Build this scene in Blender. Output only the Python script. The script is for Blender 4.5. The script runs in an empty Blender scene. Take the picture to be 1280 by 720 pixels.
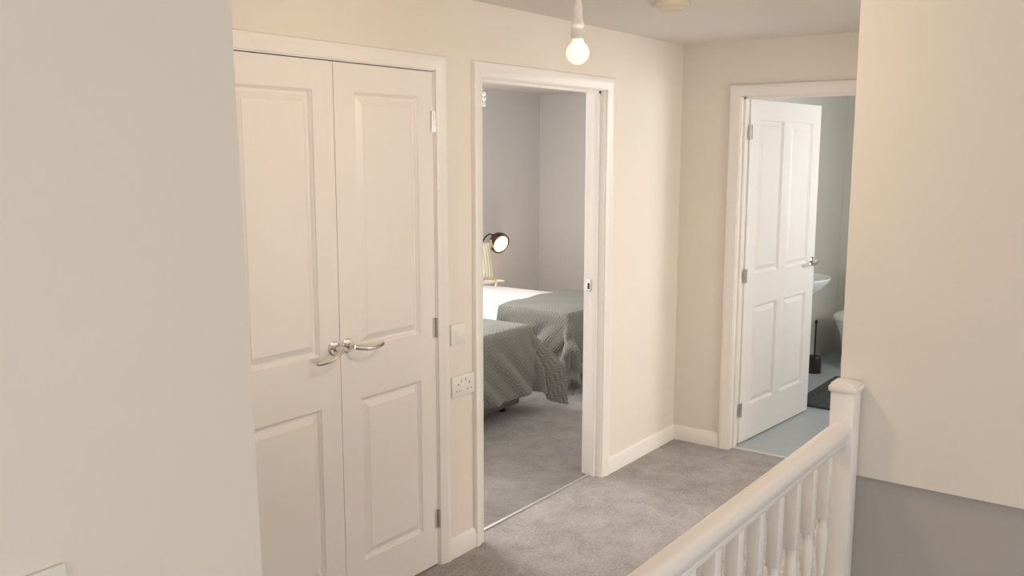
import bpy, bmesh, math, random
import numpy as np
from mathutils import Vector, Matrix
random.seed(4)
S=bpy.context.scene
try:
    S.view_settings.view_transform='Standard'; S.view_settings.look='None'
    S.view_settings.exposure=0.0; S.view_settings.gamma=1.0
except Exception as e: print(e)

# ---------------------------------------------------------------- materials
def mat(name,col,rough=.5,metal=0,bump=0,bscale=50,bstretch=(1,1,1),var=0,vscale=3,col2=None,emit=None,estr=0,sheen=0,coat=0,trans=0,spec=None):
    m=bpy.data.materials.new(name);m.use_nodes=True
    nt=m.node_tree;N=nt.nodes;L=nt.links;b=N['Principled BSDF']
    b.inputs['Base Color'].default_value=(*col,1);b.inputs['Roughness'].default_value=rough;b.inputs['Metallic'].default_value=metal
    if spec is not None: b.inputs['Specular IOR Level'].default_value=spec
    if sheen: b.inputs['Sheen Weight'].default_value=sheen
    if coat: b.inputs['Coat Weight'].default_value=coat
    if trans: b.inputs['Transmission Weight'].default_value=trans
    if emit: b.inputs['Emission Color'].default_value=(*emit,1);b.inputs['Emission Strength'].default_value=estr
    tc=N.new('ShaderNodeTexCoord')
    if var or col2:
        n=N.new('ShaderNodeTexNoise');n.inputs['Scale'].default_value=vscale;n.inputs['Detail'].default_value=4
        L.new(tc.outputs['Object'],n.inputs['Vector'])
        r=N.new('ShaderNodeValToRGB');r.color_ramp.elements[0].position=.35;r.color_ramp.elements[1].position=.65
        c2=col2 or tuple(c*(1-var) for c in col)
        r.color_ramp.elements[0].color=(*c2,1);r.color_ramp.elements[1].color=(*col,1)
        L.new(n.outputs['Fac'],r.inputs['Fac']);L.new(r.outputs['Color'],b.inputs['Base Color'])
    if bump:
        mp=N.new('ShaderNodeMapping');mp.inputs['Scale'].default_value=bstretch
        n2=N.new('ShaderNodeTexNoise');n2.inputs['Scale'].default_value=bscale;n2.inputs['Detail'].default_value=3
        bp=N.new('ShaderNodeBump');bp.inputs['Strength'].default_value=bump;bp.inputs['Distance'].default_value=.01
        L.new(tc.outputs['Object'],mp.inputs['Vector']);L.new(mp.outputs['Vector'],n2.inputs['Vector'])
        L.new(n2.outputs['Fac'],bp.inputs['Height']);L.new(bp.outputs['Normal'],b.inputs['Normal'])
    return m
M_wall=mat('wall_paint',(.81,.755,.68),.75,bump=.04,bscale=140,var=.015,vscale=2)
M_wallshade=mat('wall_paint_shade',(.46,.43,.41),.8,bump=.04,bscale=140)  # shade below the bulkhead put into the wall colour
M_wallb=mat('wall_paint_bedroom',(.76,.74,.72),.75,bump=.04,bscale=140,var=.015,vscale=2)
M_wallbath=mat('wall_paint_bathroom',(.72,.70,.63),.6,bump=.03,bscale=140)
M_ceil=mat('ceiling_paint',(.82,.78,.73),.85,bump=.05,bscale=160)
M_wood=mat('white_gloss_woodwork',(.87,.835,.80),.28,bump=.05,bscale=30,bstretch=(1,1,.15))
M_door=mat('white_door_paint',(.87,.83,.795),.36,bump=.08,bscale=40,bstretch=(3,3,.15),spec=.4)
M_chrome=mat('chrome',(.72,.70,.68),.15,1)
M_plast=mat('white_plastic',(.82,.80,.75),.3)
M_cream=mat('cream_plastic',(.72,.66,.55),.4)
M_dark=mat('dark_slot',(.03,.03,.03),.5)
M_black=mat('black_metal',(.035,.028,.024),.3,.3)
M_bronzeh=mat('bronze_lamp_shade',(.10,.062,.045),.35,.6)
M_duvet=mat('white_cotton',(.72,.70,.72),.9,bump=.25,bscale=9)
M_base=mat('divan_fabric',(.13,.13,.135),.9,bump=.2,bscale=200)
M_ceram=mat('ceramic',(.80,.82,.82),.12)
M_glass=mat('frosted_glass',(.85,.88,.9),.2,trans=.9)
M_matt=mat('bath_mat',(.12,.12,.13),1,bump=.9,bscale=120,col2=(.06,.06,.065),vscale=60)
M_vinyl=mat('vinyl',(.46,.50,.52),.35,var=.06,vscale=20)
M_bulb=mat('bulb_glow',(.9,.8,.6),.4,emit=(1,.84,.50),estr=1.25)
M_lampglow=mat('lamp_glow',(.9,.8,.6),.4,emit=(1,.72,.42),estr=1.3)
M_bronze=mat('anodised_strip',(.75,.75,.74),.35,.7)

def carpet(name,c1,c2):
    m=bpy.data.materials.new(name);m.use_nodes=True
    nt=m.node_tree;N=nt.nodes;L=nt.links;b=N['Principled BSDF'];b.inputs['Roughness'].default_value=1
    b.inputs['Sheen Weight'].default_value=.2
    tc=N.new('ShaderNodeTexCoord')
    a=N.new('ShaderNodeTexNoise');a.inputs['Scale'].default_value=6;a.inputs['Detail'].default_value=9;a.inputs['Roughness'].default_value=.75
    a.inputs['Distortion'].default_value=.4
    f=N.new('ShaderNodeTexNoise');f.inputs['Scale'].default_value=90;f.inputs['Detail'].default_value=3
    L.new(tc.outputs['Object'],a.inputs['Vector']);L.new(tc.outputs['Object'],f.inputs['Vector'])
    mx=N.new('ShaderNodeMath');mx.operation='MULTIPLY_ADD';mx.inputs[1].default_value=.6
    L.new(f.outputs['Fac'],mx.inputs[0]);L.new(a.outputs['Fac'],mx.inputs[2])
    r=N.new('ShaderNodeValToRGB');r.color_ramp.elements[0].position=.62;r.color_ramp.elements[1].position=.97
    r.color_ramp.elements[0].color=(*c1,1);r.color_ramp.elements[1].color=(*c2,1)
    L.new(mx.outputs[0],r.inputs['Fac']);L.new(r.outputs['Color'],b.inputs['Base Color'])
    bp=N.new('ShaderNodeBump');bp.inputs['Strength'].default_value=.7;bp.inputs['Distance'].default_value=.01
    L.new(f.outputs['Fac'],bp.inputs['Height']);L.new(bp.outputs['Normal'],b.inputs['Normal'])
    return m
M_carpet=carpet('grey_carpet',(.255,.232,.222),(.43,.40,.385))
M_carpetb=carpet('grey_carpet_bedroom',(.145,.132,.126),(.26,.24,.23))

def quilt(name):
    m=bpy.data.materials.new(name);m.use_nodes=True
    nt=m.node_tree;N=nt.nodes;L=nt.links;b=N['Principled BSDF'];b.inputs['Roughness'].default_value=.95
    b.inputs['Sheen Weight'].default_value=.15
    uv=N.new('ShaderNodeUVMap')
    sep=N.new('ShaderNodeSeparateXYZ');L.new(uv.outputs['UV'],sep.inputs[0])
    tri=N.new('ShaderNodeMath');tri.operation='PINGPONG';tri.inputs[1].default_value=.035;L.new(sep.outputs['X'],tri.inputs[0])
    ad=N.new('ShaderNodeMath');ad.operation='ADD';L.new(tri.outputs[0],ad.inputs[0]);L.new(sep.outputs['Y'],ad.inputs[1])
    pp=N.new('ShaderNodeMath');pp.operation='PINGPONG';pp.inputs[1].default_value=.012;L.new(ad.outputs[0],pp.inputs[0])
    sc=N.new('ShaderNodeMath');sc.operation='MULTIPLY';sc.inputs[1].default_value=83;L.new(pp.outputs[0],sc.inputs[0])
    r=N.new('ShaderNodeValToRGB');r.color_ramp.elements[0].position=.0;r.color_ramp.elements[1].position=.5
    r.color_ramp.elements[0].color=(.088,.087,.074,1);r.color_ramp.elements[1].color=(.163,.160,.138,1)
    L.new(sc.outputs[0],r.inputs['Fac']);L.new(r.outputs['Color'],b.inputs['Base Color'])
    bp=N.new('ShaderNodeBump');bp.inputs['Strength'].default_value=.45;bp.inputs['Distance'].default_value=.006
    L.new(sc.outputs[0],bp.inputs['Height']);L.new(bp.outputs['Normal'],b.inputs['Normal'])
    return m
M_quilt=quilt('grey_quilted_coverlet')
def stripes(name):
    m=bpy.data.materials.new(name);m.use_nodes=True
    nt=m.node_tree;N=nt.nodes;L=nt.links;b=N['Principled BSDF'];b.inputs['Roughness'].default_value=.9
    tc=N.new('ShaderNodeTexCoord');w=N.new('ShaderNodeTexWave');w.bands_direction='X';w.inputs['Scale'].default_value=12
    L.new(tc.outputs['Object'],w.inputs['Vector'])
    r=N.new('ShaderNodeValToRGB');r.color_ramp.interpolation='CONSTANT'
    e=r.color_ramp.elements;e[0].color=(.78,.76,.68,1);e[1].position=.4;e[1].color=(.72,.60,.18,1)
    x=e.new(.85);x.color=(.45,.48,.45,1)
    L.new(w.outputs['Fac'],r.inputs['Fac']);L.new(r.outputs['Color'],b.inputs['Base Color']);return m
M_cush=stripes('striped_cushion_fabric')

# ---------------------------------------------------------------- mesh builder
class MB:
    def __init__(s): s.bm=bmesh.new();s.mats=[];s.uv=s.bm.loops.layers.uv.new('UVMap')
    def mi(s,m):
        if m not in s.mats: s.mats.append(m)
        return s.mats.index(m)
    def merge(s,tb,m,M=None):
        if M is not None: bmesh.ops.transform(tb,matrix=M,verts=tb.verts)
        i=s.mi(m);vm={}
        for v in tb.verts: vm[v]=s.bm.verts.new(v.co)
        for f in tb.faces:
            try: nf=s.bm.faces.new([vm[v] for v in f.verts]);nf.material_index=i
            except ValueError: pass
        tb.free()
    def box(s,lo,hi,m,bev=0,M=None,seg=2):
        tb=bmesh.new();bmesh.ops.create_cube(tb,size=1)
        for v in tb.verts: v.co=Vector([(lo[k]+hi[k])/2+v.co[k]*(hi[k]-lo[k]) for k in range(3)])
        if bev: bmesh.ops.bevel(tb,geom=list(tb.edges),offset=bev,segments=seg,profile=.5,affect='EDGES')
        s.merge(tb,m,M)
    def lathe(s,prof,m,M=None,n=32,sx=1,sy=1):
        tb=bmesh.new();rings=[]
        for r,z in prof:
            if r<1e-6: rings.append([tb.verts.new((0,0,z))])
            else: rings.append([tb.verts.new((r*sx*math.cos(2*math.pi*k/n),r*sy*math.sin(2*math.pi*k/n),z)) for k in range(n)])
        for a,b in zip(rings,rings[1:]):
            for k in range(n):
                q=[a[k%len(a)],a[(k+1)%n%len(a)],b[(k+1)%n%len(b)],b[k%len(b)]]
                u=[]
                for v in q:
                    if v not in u:u.append(v)
                if len(u)>2: tb.faces.new(u)
        for R in (rings[0],rings[-1]):
            if len(R)>2: tb.faces.new(R)
        bmesh.ops.recalc_face_normals(tb,faces=tb.faces);s.merge(tb,m,M)
    def tube(s,pts,rad,m,n=12,M=None,flat=1.0):
        pts=[Vector(p) for p in pts];tb=bmesh.new();rings=[]
        if not hasattr(rad,'__len__'): rad=[rad]*len(pts)
        up=Vector((0,0,1))
        for i,p in enumerate(pts):
            t=(pts[min(i+1,len(pts)-1)]-pts[max(i-1,0)]).normalized()
            a=t.cross(up)
            if a.length<1e-3:a=t.cross(Vector((0,1,0)))
            a.normalize();b=a.cross(t)
            rings.append([tb.verts.new(p+a*rad[i]*math.cos(2*math.pi*k/n)*flat+b*rad[i]*math.sin(2*math.pi*k/n)) for k in range(n)])
        for a,b in zip(rings,rings[1:]):
            for k in range(n): tb.faces.new([a[k],a[(k+1)%n],b[(k+1)%n],b[k]])
        tb.faces.new(rings[0]);tb.faces.new(rings[-1])
        bmesh.ops.recalc_face_normals(tb,faces=tb.faces);s.merge(tb,m,M)
    def extrude(s,prof,a,b,m,fn):
        tb=bmesh.new();A=[tb.verts.new(fn(p,a)) for p in prof];B=[tb.verts.new(fn(p,b)) for p in prof];n=len(prof)
        for k in range(n): tb.faces.new([A[k],A[(k+1)%n],B[(k+1)%n],B[k]])
        tb.faces.new(A);tb.faces.new(B);bmesh.ops.recalc_face_normals(tb,faces=tb.faces);s.merge(tb,m)
    def grid(s,G,m,uvs=None,closed=False):
        i=s.mi(m);V=[[s.bm.verts.new(p) for p in row] for row in G]
        for a in range(len(V)-1):
            for b in range(len(V[0])-1):
                f=s.bm.faces.new([V[a][b],V[a][b+1],V[a+1][b+1],V[a+1][b]]);f.material_index=i
                if uvs:
                    for l,(x,y) in zip(f.loops,[(a,b),(a,b+1),(a+1,b+1),(a+1,b)]): l[s.uv].uv=uvs[x][y]
    def done(s,name,loc=(0,0,0),rotz=0,ang=38,smooth=True):
        bm=s.bm;bmesh.ops.remove_doubles(bm,verts=bm.verts,dist=1e-5)
        bm.normal_update()
        for f in bm.faces:f.smooth=smooth
        for e in bm.edges:
            if len(e.link_faces)!=2 or e.calc_face_angle(0)>math.radians(ang): e.smooth=False
        me=bpy.data.meshes.new(name);bm.to_mesh(me);bm.free()
        for m in s.mats: me.materials.append(m)
        o=bpy.data.objects.new(name,me);S.collection.objects.link(o);o.location=loc;o.rotation_euler=(0,0,rotz);return o
def T(x,y,z): return Matrix.Translation((x,y,z))
def RX(a): return Matrix.Rotation(a,4,'X')

# ---------------------------------------------------------------- dimensions
YW=2.376; XF=4.82; HC=2.294; WT=.10
XE=7.90
YN=5.51
YS=.785
XB=2.68
YF=-3.6

def wall(name,axis,c0,c1,s0,s1,z0,z1,holes,m):
    b=MB()
    def bx(a,bb,za,zb):
        if bb-a<1e-4 or zb-za<1e-4:return
        if axis=='y': b.box((a,c0,za),(bb,c1,zb),m)
        else: b.box((c0,a,za),(c1,bb,zb),m)
    cur=s0
    for (a,bb,za,zb) in sorted(holes):
        bx(cur,a,z0,z1);bx(a,bb,z0,za);bx(a,bb,zb,z1);cur=bb
    bx(cur,s1,z0,z1)
    return b.done(name,smooth=False)
DH=2.0
CUP=(1.663,2.695); BED=(2.98,3.98); BATH=(1.061,2.021); ADDED_DOOR=(3.35,4.55)  # last opening is an added doorway, out of view, to admit fill light
wall('wall_north','y',YW,YW+WT,.976,XF+WT,0,HC,[(*CUP,0,2.005),(*BED,0,DH)],M_wall)
wall('wall_bedroom_south','y',YW+WT,YW+WT+.006,2.75,XE,0,HC,[(*BED,0,DH)],M_wallb)
wall('wall_east','x',XF,XF+WT,YS-.1,YW,0,HC,[(*BATH,0,DH)],M_wall)
o=wall('wall_northwest','y',1.30,YW+WT,-1.6,.976,0,HC,[],M_wall)
for v in o.data.vertices:
    if v.co.x>.9: v.co.x+=.0096-.015*(v.co.z-1.03)
wall('wall_south','y',YS-.1,YS,XB+.3,XF,0,HC,[(*ADDED_DOOR,0,DH)],M_wall)
b=MB();b.box((XB,YF,.75),(XB+.3,YS,HC),M_wall);b.done('wall_bulkhead',smooth=False)
wall('wall_stairwell','x',XB+.02,XB+.3,YF,YS-.1,-2.6,.75,[],M_wallshade)
b=MB();b.box((XB+.02,YS-.1,-.25),(XB+.3,YS-.004,.75),M_wallshade);b.done('wall_stairwell_end',smooth=False)
wall('wall_stairwell_south','y',YF-.1,YF,-1.6,XB+.4,-2.6,HC,[(-.8,2.2,.7,2.15)],M_wall)
wall('wall_west','x',-1.7,-1.6,YF-.1,1.4,-.25,HC,[(-.9,1.0,.9,2.1)],M_wall)
wall('wall_bedroom_north','y',YN,YN+.1,2.65,XE+.1,0,HC,[(3.3,5.0,.9,2.05)],M_wallb)
wall('wall_bedroom_east','x',XE,XE+.1,YW+WT,YN,0,HC,[],M_wallb)
wall('wall_bedroom_west','x',2.65,2.75,YW+WT,YN,0,HC,[],M_wallb)
wall('wall_bathroom_north','y',YW,YW+WT,XF+WT,XE,0,HC,[],M_wallbath)
wall('wall_bathroom_east','x',XE,XE+.1,.3,YW+WT,0,HC,[],M_wallbath)
wall('wall_bathroom_south','y',.2,.3,XF,XE+.1,0,HC,[(5.4,6.6,1.0,2.0)],M_wallbath)
wall('wall_bathroom_west','x',XF+WT,XF+WT+.006,.3,YW,0,HC,[(*BATH,0,DH)],M_wallbath)
wall('wall_added_south','y',-1.6,-1.5,XB+.3,XF+WT,0,HC,[(3.1,4.7,.7,2.1)],M_wall)  # unseen room added to bring fill light into the far hall
wall('wall_added_east','x',XF,XF+WT,-1.5,YS-.1,0,HC,[],M_wall)
b=MB();b.box((1.4,2.95,0),(2.64,3.0,HC),M_wall);b.box((1.35,YW+WT,0),(1.4,3.0,HC),M_wall);b.done('wall_cupboard_back',smooth=False)
b=MB();b.box((-1.7,YF-.1,HC),(XE+.1,YN+.1,HC+.1),M_ceil);b.done('ceiling',smooth=False)
b=MB();b.box((-1.6,YS-.08,-.25),(XF+.04,YW+.06,0),M_carpet);b.box((-1.6,YF,-.25),(.4,YS-.08,0),M_carpet);b.box((.4,YF,-.25),(XB+.02,-.35,0),M_carpet)
b.box((.4,YS-.1,-.28),(XB+.02,YS-.08,.0),M_wood,.003);b.done('floor',smooth=False)
b=MB();b.box((XB+.3,-1.5,-.25),(XF,YS-.08,0),M_carpet);b.done('floor_added_room',smooth=False)
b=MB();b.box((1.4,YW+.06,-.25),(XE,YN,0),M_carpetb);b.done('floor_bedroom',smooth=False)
b=MB();b.box((XF+.04,.3,-.25),(XE,YW,0),M_vinyl);b.done('floor_bathroom',smooth=False)
b=MB();b.box((-1.6,YF,-2.7),(XB+.4,YS,-2.6),M_carpet);b.done('floor_downstairs',smooth=False)
b=MB()
for i in range(10): b.box((.41+i*.225,-.34,-2.6),(.41+(i+1)*.225,YS-.11,-.19*(i+1)),M_carpet,.01)
b.done('staircase',smooth=False)

def skirt(name,segs):
    b=MB();P=[(0,0),(.016,0),(.016,.062),(.013,.068),(.013,.074),(.006,.084),(0,.086)]
    for ax,c,sg,a,e in segs:
        if ax=='y': b.extrude(P,a,e,M_wood,lambda p,t:(t,c+sg*p[0],p[1]))
        else: b.extrude(P,a,e,M_wood,lambda p,t:(c+sg*p[0],t,p[1]))
    return b.done(name)
skirt('baseboard_north',[('y',YW,-1,2.75,BED[0]-.06),('y',YW,-1,4.04,XF),('y',YW,-1,1.01,CUP[0]-.055)])
skirt('baseboard_east',[('x',XF,-1,2.081,YW-.001),('x',XF,-1,YS,1.0)])
skirt('baseboard_south',[('y',YS,1,XB+.3,ADDED_DOOR[0]-.06),('y',YS,1,ADDED_DOOR[1]+.06,XF-.017)])
skirt('baseboard_northwest',[('y',1.30,-1,-1.6,.99)])
skirt('baseboard_bedroom',[('y',YN,-1,2.75,XE),('x',XE,-1,YW+WT+.006,YN),('y',YW+WT+.006,1,4.04,XE)])

PC=[(0,0),(0,.010),(.005,.013),(.026,.014),(.034,.019),(.050,.021),(.057,.019),(.06,.014),(.06,0)]
def casing(name,fn,s0,s1,H,W,depth,inner=True,stop=None):
    b=MB();i=b.mi(M_wood);k=W/.06
    for side in ((0,) if not inner else (0,1)):
        rows=[]
        for w,t in PC:
            w*=k;tt=t if side==0 else -depth-t
            rows.append([fn(s0-w,0,tt),fn(s0-w,H+w,tt),fn(s1+w,H+w,tt),fn(s1+w,0,tt)])
        b.grid(rows,M_wood)
    L=.004
    def bx(a,c):
        p=fn(*a);q=fn(*c);b.box([min(p[n],q[n]) for n in range(3)],[max(p[n],q[n]) for n in range(3)],M_wood)
    bx((s0,0,0.001),(s0+L,H,-depth));bx((s1-L,0,.001),(s1,H,-depth));bx((s0,H-L,.001),(s1,H,-depth))
    if stop:
        a0,a1=stop;q=.016
        bx((s0+L,0,-a0),(s0+q,H-L,-a1));bx((s1-q,0,-a0),(s1-L,H-L,-a1));bx((s0+L,H-q,-a0),(s1-L,H-L,-a1))
    bmesh.ops.recalc_face_normals(b.bm,faces=b.bm.faces)
    return b.done(name)
fN=lambda s,z,t:(s,YW-t,z)
fS=lambda s,z,t:(s,YS+t,z)
fE=lambda s,z,t:(XF-t,s,z)
casing('trim_1',fN,CUP[0],CUP[1],2.005,.055,WT,False)
casing('trim_2',fN,BED[0],BED[1],DH,.06,WT+.006,True,(.03,.06))
casing('trim_3',fE,BATH[0],BATH[1],DH,.06,WT+.006,True,(.03,.06))
casing('trim_4',fS,ADDED_DOOR[0],ADDED_DOOR[1],DH,.06,WT,True,None)

# ---------------------------------------------------------------- panelled doors
def door_leaf(w,h,th,cols,rows):
    b=MB()
    xs=sorted({0,w,*[v for c in cols for v in c]});zs=sorted({0,h,*[v for r in rows for v in r]})
    i=b.mi(M_door);V=b.bm.verts
    for side in (0,1):
        y0=0 if side==0 else th;sg=1 if side==0 else -1
        for xa,xb in zip(xs,xs[1:]):
            for za,zb in zip(zs,zs[1:]):
                if (xa,xb) in cols and (za,zb) in rows:
                    ring=[(0,0),(.001,.004),(.005,.007),(.010,.014),(.016,.0145),(.018,.014),(.040,.002),(.041,.0005)]
                    pr=None
                    for ins,d in ring:
                        y=y0+sg*d
                        R=[V.new(p) for p in [(xa+ins,y,za+ins),(xb-ins,y,za+ins),(xb-ins,y,zb-ins),(xa+ins,y,zb-ins)]]
                        if pr:
                            for k in range(4): b.bm.faces.new([pr[k],pr[(k+1)%4],R[(k+1)%4],R[k]])
                        pr=R
                    b.bm.faces.new(pr)
                else:
                    b.bm.faces.new([V.new(p) for p in [(xa,y0,za),(xb,y0,za),(xb,y0,zb),(xa,y0,zb)]])
    for (p,q) in [((0,0),(0,h)),((w,0),(w,h))]:
        b.bm.faces.new([V.new(c) for c in [(p[0],0,0),(p[0],th,0),(p[0],th,h),(p[0],0,h)]])
    for z in (0,h): b.bm.faces.new([V.new(c) for c in [(0,0,z),(w,0,z),(w,th,z),(0,th,z)]])
    bmesh.ops.remove_doubles(b.bm,verts=b.bm.verts,dist=1e-5);bmesh.ops.recalc_face_normals(b.bm,faces=b.bm.faces)
    return b
def lever(b,x,z,dirx,y=0,sg=-1,L=.135,droop=.008):
    b.lathe([(0,0),(.026,0),(.026,.006),(.022,.009),(.012,.010),(.0095,.013),(.0095,.045),(.0,.045)],M_chrome,T(x,y,z)@RX(math.pi/2 if sg<0 else -math.pi/2),28)
    P=[];R=[]
    for k in range(17):
        t=k/16
        P.append((x+dirx*(L*t-.004),y+sg*(.044+.014*math.sin(t*math.pi)-.004*t),z-.010*math.sin(t*math.pi*1.0)-droop*t))
        R.append(.0095-.002*math.sin(t*math.pi) if t<.97 else .006)
    b.tube(P,R,M_chrome,12,flat=.85)
def hinge(b,x,z,y,hgt=.08):
    b.lathe([(0,-hgt/2),(.006,-hgt/2),(.006,-hgt/6),(.0052,-hgt/6),(.006,-hgt/6+.001),(.006,hgt/6),(.0052,hgt/6),(.006,hgt/6+.001),(.006,hgt/2),(0,hgt/2)],M_chrome,T(x,y,z),14)
    b.box((x-.022,y+.003,z-hgt/2),(x+.022,y+.0055,z+hgt/2),M_chrome)

rows=[(.165,.795),(.985,1.895)]
w=.5135
bb=door_leaf(w,1.992,.035,[(.095,w-.093)],rows)
lever(bb,w-.030,1.004,-1,L=.12,droop=.030)
for z in (1.805,.995,.195): hinge(bb,0.0,z,-.006)
bb.done('door_1',(1.6665,YW+.004,.006),ang=9)
bb=door_leaf(w,1.992,.035,[(.095,w-.093)],rows)
lever(bb,.030,1.004,1,L=.15,droop=.010)
for z in (1.805,.995,.195): hinge(bb,w,z,-.006)
bb.done('door_2',(2.1825,YW+.004,.006),ang=9)
def four(w): 
    c=w/2
    return [(.115,c-.05),(c+.05,w-.115)]
w=.955
bb=door_leaf(w,1.98,.038,four(w),[(.21,.80),(.99,1.87)])
lever(bb,w-.045,1.0,-1,0,-1);lever(bb,w-.045,1.0,-1,.038,1)
for z in (1.80,.99,.2): hinge(bb,-.002,z,-.006)
bb.done('door_4',(XF+WT+.012,2.008,.008),math.atan2(-.080,.981),ang=9)
bb=door_leaf(.945,1.98,.038,four(.945),[(.21,.80),(.99,1.87)])
lever(bb,.945-.06,1.0,-1,0,-1);lever(bb,.945-.06,1.0,-1,.038,1)
bb.done('door_3',(2.975,YW+WT+.03,.008),math.radians(92),ang=9)

b=MB();b.box((BED[1]-.0185,YW+.062,.985),(BED[1]-.0155+.01,YW+.088,1.05),M_chrome,.001);b.box((BED[1]-.0195,YW+.070,1.0),(BED[1]-.018,YW+.082,1.03),M_dark);b.done('strike_plate')
b=MB();b.box((BED[0]+.004,YW+.060,0),(BED[1]-.004,YW+.074,.006),M_bronze,.002);b.done('threshold_strip')
b=MB();b.box((XF+.03,BATH[0]+.004,0),(XF+.055,BATH[1]-.004,.005),M_bronze,.002);b.done('threshold_strip')

def plate(name,x,y,z,w,h,kind):
    b=MB();b.box((x-w/2,y-.009,z-h/2),(x+w/2,y,z+h/2),M_plast,.003)
    if kind=='fused': 
        b.box((x-.022,y-.011,z-.022),(x+.022,y-.009,z+.022),M_plast,.001);b.box((x-.010,y-.014,z-.012),(x+.010,y-.010,z+.012),M_plast,.002)
    if kind=='socket':
        for s in (-1,1):
            cx=x+s*.036
            b.box((cx-.003,y-.0095,z+.002),(cx+.003,y-.0088,z+.010),M_dark)
            for q in (-1,1): b.box((cx+q*.011-.0035,y-.0095,z-.022),(cx+q*.011+.0035,y-.0088,z-.018),M_dark)
            b.box((x+s*.014-.006,y-.013,z+.014),(x+s*.014+.006,y-.009,z+.030),M_plast,.0015)
    if kind=='switch':
        for s in (-1,0,1): b.box((x+s*.032-.009,y-.014,z-.014),(x+s*.032+.009,y-.009,z+.014),M_plast,.002)
    b.done(name)
plate('light_switch',2.818,YW,.955,.086,.086,'fused')
plate('power_socket',2.851,YW,.735,.146,.088,'socket')
plate('light_switch',.558,1.30,1.045,.146,.086,'switch')

# ---------------------------------------------------------------- balustrade
b=MB()
RY0=.752
def newel(x):
    b.box((x-.034,RY0-.034,-.3),(x+.034,RY0+.034,1.016),M_wood,.003)
    b.box((x-.040,RY0-.040,1.014),(x+.040,RY0+.040,1.032),M_wood,.004)
    b.box((x-.036,RY0-.036,1.030),(x+.036,RY0+.036,1.040),M_wood,.005)
newel(2.630);newel(.44)
prof=[]
for k in range(24):
    a=2*math.pi*k/24;c,s_=math.cos(a),math.sin(a)
    x=.029*math.copysign(abs(c)**.75,c);z=.029*math.copysign(abs(s_)**.8,s_)
    if s_<-.2: x*=.8
    prof.append((x,z))
b.extrude(prof,.47,2.60,M_wood,lambda p,t:(t,RY0+p[0],.898+p[1]))
b.box((.47,RY0-.018,.862),(2.60,RY0+.018,.875),M_wood,.002)
b.box((.47,RY0-.032,0),(2.60,RY0+.032,.03),M_wood,.004)
n=17
for k in range(1,n):
    x=.48+(2.595-.48)*k/n
    b.box((x-.016,RY0-.016,.03),(x+.016,RY0+.016,.22),M_wood,.002)
    b.box((x-.016,RY0-.016,.68),(x+.016,RY0+.016,.865),M_wood,.002)
    b.lathe([(0,.22),(.013,.222),(.011,.24),(.0165,.27),(.019,.31),(.0185,.35),(.015,.41),(.012,.47),(.0115,.50),(.014,.56),(.0175,.61),(.017,.64),(.0135,.658),(.0135,.668),(.0155,.681),(0,.682)],M_wood,T(x,RY0,0),16)
b.done('stair_balustrade')

# ---------------------------------------------------------------- ceiling fittings
b=MB();bx,by=2.07,1.324
b.lathe([(0,HC),(.04,HC),(.04,HC-.008),(.034,HC-.02),(.012,HC-.028),(.006,HC-.04),(0,HC-.04)],M_plast,T(bx,by,0))
b.tube([(bx,by,HC-.03),(bx,by,2.07)],.0032,M_plast,10)
b.lathe([(0,2.085),(.006,2.083),(.011,2.072),(.0125,2.035),(.016,2.028),(.0175,2.02),(.0175,2.004),(.0195,2.002),(.0195,1.994),(.018,1.992),(.0175,1.984),(0,1.984)],M_plast,T(bx,by,0))
Rb=.030
b.lathe([(0,1.990),(.014,1.989),(.0145,1.981)]+[(Rb*math.sin(t),1.950+Rb*math.cos(t)) for t in np.linspace(.55,3.05,16)]+[(0,1.950-Rb)],M_bulb,T(bx,by,0))
b.done('pendant_bulb')
b=MB()
b.lathe([(0,HC),(.072,HC),(.074,HC-.008),(.070,HC-.02),(.050,HC-.028),(.046,HC-.036),(.02,HC-.040),(0,HC-.040)],M_cream,T(3.43,1.75,0))
b.done('smoke_alarm')
b=MB();px,py=5.01,4.12
b.lathe([(0,HC),(.05,HC),(.05,HC-.02),(0,HC-.022)],M_plast,T(px,py,0));b.tube([(px,py,HC),(px,py,2.12)],.004,M_plast)
b.tube([(px+.13*math.cos(a*math.pi/12),py+.13*math.sin(a*math.pi/12),2.13) for a in range(25)],.005,M_chrome,8)
b.tube([(px-.13,py,2.13),(px+.13,py,2.13)],.003,M_chrome,6)
for r,c,z0 in ((.13,26,2.12),(.09,18,2.06)):
    for k in range(c):
        a=2*math.pi*k/c
        for j in range(3): b.lathe([(0,.016),(.010,.0),(0,-.018)],M_glass,T(px+r*math.cos(a),py+r*math.sin(a),z0-.02-j*.036),6)
b.done('ceiling_pendant_shade')

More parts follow.
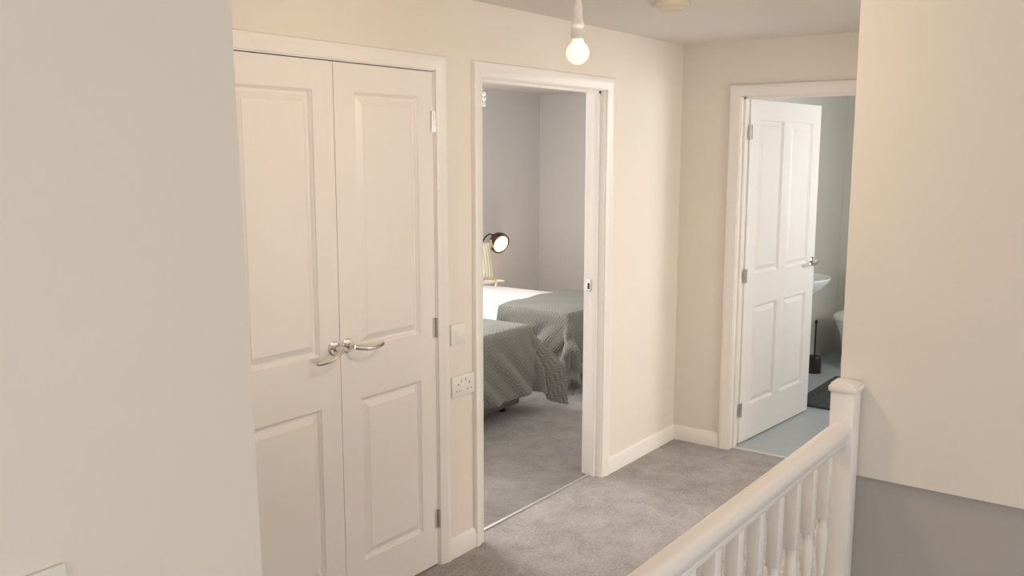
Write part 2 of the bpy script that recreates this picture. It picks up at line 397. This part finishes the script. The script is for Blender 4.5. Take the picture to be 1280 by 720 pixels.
# ---------------------------------------------------------------- beds
def drape(b,x0,x1,yf,yh,top,drop,m,res=.025,foot=True,rip=.012,bulge=.03,seed=0,cornerpull=.10,puff=0):
    cx=(x0+x1)/2;hw=(x1-x0)/2
    A=np.arange(-hw-drop,hw+drop+res*.5,res)
    B=np.arange(yf-(drop if foot else 0),yh+res*.5,res)
    G=[];UV=[];rr=.05
    for bb_ in B:
        row=[];ur=[]
        for a in A:
            ex=max(abs(a)-hw,0);ey=max(yf-bb_,0);r=math.hypot(ex,ey)
            sx=math.copysign(1,a)
            px_=min(max(a,-hw),hw);py_=max(bb_,yf)
            if r<1e-6: 
                d=min(hw-abs(a),bb_-yf if foot else 9)
                z=top+ .004*math.sin(a*17+seed)*math.sin(bb_*13+seed*2)+puff*(1-math.exp(-max(d,0)*9))
                p=(cx+px_,py_,z)
            else:
                dx,dy=sx*ex/r,-ey/r
                cor=min(ex,ey)/max(ex,ey,1e-6)
                th=min(r/rr,math.pi/2);out=rr*math.sin(th)*.6;dn=rr*(1-math.cos(th))
                rest=max(r-rr*math.pi/2,0)
                per=(a*1.0+bb_*1.0)
                wave=math.sin(per*21+seed)*.6+math.sin(per*37+seed*3)*.4
                out+=rest*.06+rip*wave*min(rest/.15,1)+bulge*rest
                out+=cornerpull*cor*min(rest/.25,1)*(1+.35*math.sin(math.atan2(ey,ex)*9+seed))
                dn+=rest*(1-.12*cor)
                z=max(top-dn,.035+.01*math.sin(per*30))
                p=(cx+px_+dx*out,py_+dy*out,z)
            row.append(p);ur.append((a,bb_))
        G.append(row);UV.append(ur)
    b.grid(G,m,UV)
def bed(name,x0,x1,yf,yh,seed,cov):
    b=MB()
    b.box((x0+.02,yf+.03,.05),(x1-.02,yh,.32),M_base,.02)
    for x in (x0+.1,x1-.1):
        for y in (yf+.12,yh-.12): b.lathe([(0,0),(.02,0),(.025,.05),(0,.05)],M_black,T(x,y,0),12)
    b.box((x0+.01,yf+.02,.32),(x1-.01,yh,.53),M_duvet,.04,seg=3)
    b.box((x0-.02,yh,.05),(x1+.02,yh+.06,1.0),M_base,.02)
    o=b.done(name)
    d=MB();drape(d,x0+.005,x1-.005,yf+.03,yh-.42,.545,.24,M_duvet,.03,seed=seed+1,rip=.010,cornerpull=.02,puff=.02)
    do=d.done('duvet',ang=80);do.parent=o
    so=do.modifiers.new('s','SOLIDIFY');so.thickness=.012;so.offset=-1
    c=MB();drape(c,x0-.012,x1+.012,yf-.0,cov,.572,.46,M_quilt,.02,seed=seed,rip=.022,cornerpull=.14,puff=.01)
    co=c.done('coverlet',ang=80);co.parent=o
    so=co.modifiers.new('s','SOLIDIFY');so.thickness=.010;so.offset=1
    p=MB();nx,ny=28,20
    pw,pl,ph=.36,.22,.075
    for sgn in (1,-1):
        G=[]
        for i in range(nx+1):
            row=[]
            for j in range(ny+1):
                u=-1+2*i/nx;v=-1+2*j/ny
                hgt=ph*((1-u**4)*(1-v**4))**.5
                row.append(((x0+x1)/2+pw*u*(1-.05*(1-v*v)*u*u),yh-.24+pl*v*(1-.06*(1-u*u)*v*v),.54+ph*.85+sgn*hgt))
            G.append(row)
        p.grid(G,M_duvet)
    bmesh.ops.remove_doubles(p.bm,verts=p.bm.verts,dist=1e-4);bmesh.ops.recalc_face_normals(p.bm,faces=p.bm.faces)
    po=p.done('pillow',ang=80);po.parent=o
    return o
bed('single_bed',3.86,4.76,3.42,5.38,1.3,4.15)
bed2=bed('single_bed',5.32,6.24,3.45,5.38,4.1,4.05)
b=MB();n_=18
for sgn in (1,-1):
    G=[]
    for i in range(n_+1):
        row=[]
        for j in range(n_+1):
            u=-1+2*i/n_;v=-1+2*j/n_
            row.append((.17*u*(1-.07*(1-v*v)*u*u),sgn*.06*((1-u**4)*(1-v**4))**.5,.17*v*(1-.07*(1-u*u)*v*v)))
        G.append(row)
    b.grid(G,M_cush)
for u in (-1,1):
    for v in (-1,1): b.lathe([(0,.02),(.012,.012),(.007,0),(.016,-.05),(0,-.05)],M_cush,T(.172*u,0,.172*v),10)
bmesh.ops.recalc_face_normals(b.bm,faces=b.bm.faces)
o=b.done('scatter_cushion',(6.06,4.90,.765));o.rotation_euler=(math.radians(-18),0,math.radians(-30))
b=MB()
b.box((6.34,5.08,.12),(6.68,5.46,.50),M_wood,.004);b.box((6.32,5.06,.50),(6.70,5.48,.525),M_wood,.005)
for z in (.14,.32): b.box((6.36,5.068,z),(6.66,5.082,z+.16),M_wood,.004);b.lathe([(0,0),(.006,0),(.006,.012),(.013,.018),(.013,.024),(0,.026)],M_chrome,T(6.51,5.068,z+.08)@RX(math.pi/2),16)
for x in (6.37,6.65):
    for y in (5.11,5.43): b.lathe([(0,0),(.014,0),(.02,.12),(0,.12)],M_wood,T(x,y,0),12)
b.done('nightstand')
b=MB();lx,ly=6.57,5.27
b.lathe([(0,.525),(.065,.525),(.065,.537),(.058,.542),(.008,.544),(0,.544)],M_black,T(lx,ly,0))
hd=Vector((6.80,5.20,.855))
P=[(lx,ly,.54),(lx-.005,ly,.66),(lx+.005,ly-.005,.77),(lx+.03,ly-.01,.85),(lx+.08,ly-.02,.92),(lx+.13,ly-.03,.945),(lx+.18,ly-.04,.93)]
b.tube(P,.007,M_black,10)
q=Vector((0,0,-1)).rotation_difference(Vector((-.22,-.91,-.35)).normalized()).to_matrix().to_4x4()
R_=.100
outer=[(0,R_)]+[(R_*math.sin(t),R_*math.cos(t)) for t in np.linspace(.1,1.85,18)]
inner=[((R_-.004)*math.sin(t),(R_-.004)*math.cos(t)) for t in np.linspace(1.85,.1,18)]+[(0,R_-.004)]
b.lathe(outer+inner,M_bronzeh,T(*hd)@q,32)
b.lathe([(0,.0),(.04,-.002),(.068,-.012),(.082,-.024),(.072,-.036),(.045,-.048),(0,-.054)],M_lampglow,T(*hd)@q@T(0,0,.0),24)
b.done('table_lamp')

# ---------------------------------------------------------------- bathroom
b=MB()
bxx=6.12
M0=T(bxx,2.12,.0)
b.lathe([(0,.70),(.07,.70),(.14,.73),(.22,.79),(.262,.835),(.27,.85),(.262,.856),(.24,.85),(.20,.81),(.12,.75),(.03,.735),(0,.735)],M_ceram,M0,40,sx=1,sy=.80)
b.box((bxx-.2,2.23,.77),(bxx+.2,YW-.01,.856),M_ceram,.02,seg=3)
b.lathe([(0,0),(.10,0),(.095,.05),(.075,.2),(.07,.5),(.085,.72),(0,.72)],M_ceram,T(bxx,2.23,0),28,sy=.9)
b.tube([(bxx,2.30,.85),(bxx,2.30,.91),(bxx,2.28,.935),(bxx,2.22,.93),(bxx,2.20,.915)],.011,M_chrome)
b.done('pedestal_basin')
b=MB()
ty=2.03;tc_=7.34
b.lathe([(0,0),(.125,0),(.12,.05),(.115,.15),(.135,.28),(.175,.37),(.185,.40),(0,.40)],M_ceram,T(tc_,ty,0),36,sx=1.3)
b.box((7.45,ty-.12,0),(7.84,ty+.12,.38),M_ceram,.03,seg=3)
b.lathe([(0,.40),(.185,.40),(.19,.41),(.185,.425),(.17,.435),(0,.44)],M_plast,T(tc_,ty,0),36,sx=1.32)
b.box((7.68,ty-.27,.40),(XE-.01,ty+.09,.74),M_ceram,.03,seg=3);b.box((7.67,ty-.28,.74),(XE-.01,ty+.10,.77),M_ceram,.012)
b.lathe([(0,0),(.02,0),(.02,.008),(0,.01)],M_chrome,T(7.78,ty-.09,.77),16)
b.done('toilet')
b=MB();x_,y_=6.98,2.25
b.lathe([(0,0),(.055,0),(.053,.12),(.048,.13),(.044,.125),(0,.12)],M_black,T(x_,y_,0),24)
b.tube([(x_,y_,.12),(x_,y_,.40)],.006,M_black);b.lathe([(0,.38),(.010,.385),(.011,.41),(0,.42)],M_black,T(x_,y_,0),12)
b.done('toilet_brush')
b=MB();b.box((5.98,1.50,0),(6.90,2.06,.018),M_matt,.008);b.done('bath_mat')

# ---------------------------------------------------------------- windows
def window(name,axis,c,a,e,z0,z1):
    b=MB();f=.05
    def bx(p,q,r0,r1,d0=-.03,d1=.03,m=M_plast):
        if axis=='y': b.box((p,c+d0,r0),(q,c+d1,r1),m,.004)
        else: b.box((c+d0,p,r0),(c+d1,q,r1),m,.004)
    bx(a,a+f,z0,z1);bx(e-f,e,z0,z1);bx(a+f,e-f,z0,z0+f);bx(a+f,e-f,z1-f,z1);mid=(a+e)/2;bx(mid-f/2,mid+f/2,z0+f,z1-f)
    b.done(name)
window('added_window_1','x',-1.65,-.9,1.0,.9,2.1)  # added window behind the camera, opening for the west fill
window('added_window_2','y',YF-.05,-.8,2.2,.7,2.15)  # added window; unseen wall set far back for even fill
window('window_3','y',YN+.05,3.3,5.0,.9,2.05)
window('window_4','y',.25,5.4,6.6,1.0,2.0)
window('added_window_5','y',-1.55,3.1,4.7,.7,2.1)  # window of the added room, opening for its fill light
def area(name,loc,rot,sx,sy,pw,col):
    l=bpy.data.lights.new(name,'AREA');l.shape='RECTANGLE';l.size=sx;l.size_y=sy;l.energy=pw;l.color=col
    o=bpy.data.objects.new(name,l);S.collection.objects.link(o);o.location=loc;o.rotation_euler=rot
h=math.pi/2
area('fill_west',(-1.85,.05,1.5),(0,-h,0),1.2,1.9,18,(1,.95,.90))  # added fill from behind the camera, through an added window
area('fill_stairwell',(.7,YF-.25,1.45),(h,0,0),3.0,1.4,58,(1,.98,.97))  # added fill for the walls facing south, through an added window
area('daylight_bedroom',(4.15,YN+.25,1.5),(-h,0,0),1.7,1.15,185,(1,.985,.98))
area('daylight_bathroom',(6.0,.05,1.5),(h,0,0),1.2,1.0,32,(.98,.99,1))
area('fill_added_room',(3.9,-1.75,1.45),(h,0,0),1.6,1.4,72,(1,.92,.82))  # added fill for the far hall, shining through the added doorway
def point(name,loc,e,col,r):
    l=bpy.data.lights.new(name,'POINT');l.energy=e;l.color=col;l.shadow_soft_size=r
    o=bpy.data.objects.new(name,l);S.collection.objects.link(o);o.location=loc
point('pendant_bulb_light',(bx,by,1.948),42,(1,.78,.55),.036)
point('table_lamp_light',(6.77,5.04,.79),3.5,(1,.70,.45),.03)
W=bpy.data.worlds.new('World');S.world=W;W.use_nodes=True
W.node_tree.nodes['Background'].inputs[0].default_value=(.9,.94,1,1);W.node_tree.nodes['Background'].inputs[1].default_value=1.0

# ---------------------------------------------------------------- camera
f,pitch,yaw,roll,ch=1139.43,.14654,.63893,.00067,1.68918
cy,sy,cp,sp=math.cos(yaw),math.sin(yaw),math.cos(pitch),math.sin(pitch)
F=Vector((cy*cp,sy*cp,-sp));R=Vector((sy,-cy,0));U=R.cross(F)
R2=R*math.cos(roll)+U*math.sin(roll);U2=-R*math.sin(roll)+U*math.cos(roll)
cam=bpy.data.cameras.new('camera');co=bpy.data.objects.new('camera',cam);S.collection.objects.link(co)
mw=Matrix(((R2.x,U2.x,-F.x,0),(R2.y,U2.y,-F.y,0),(R2.z,U2.z,-F.z,ch),(0,0,0,1)));co.matrix_world=mw
cam.sensor_width=36;cam.lens=f/1280*36;cam.clip_start=.02
S.camera=co
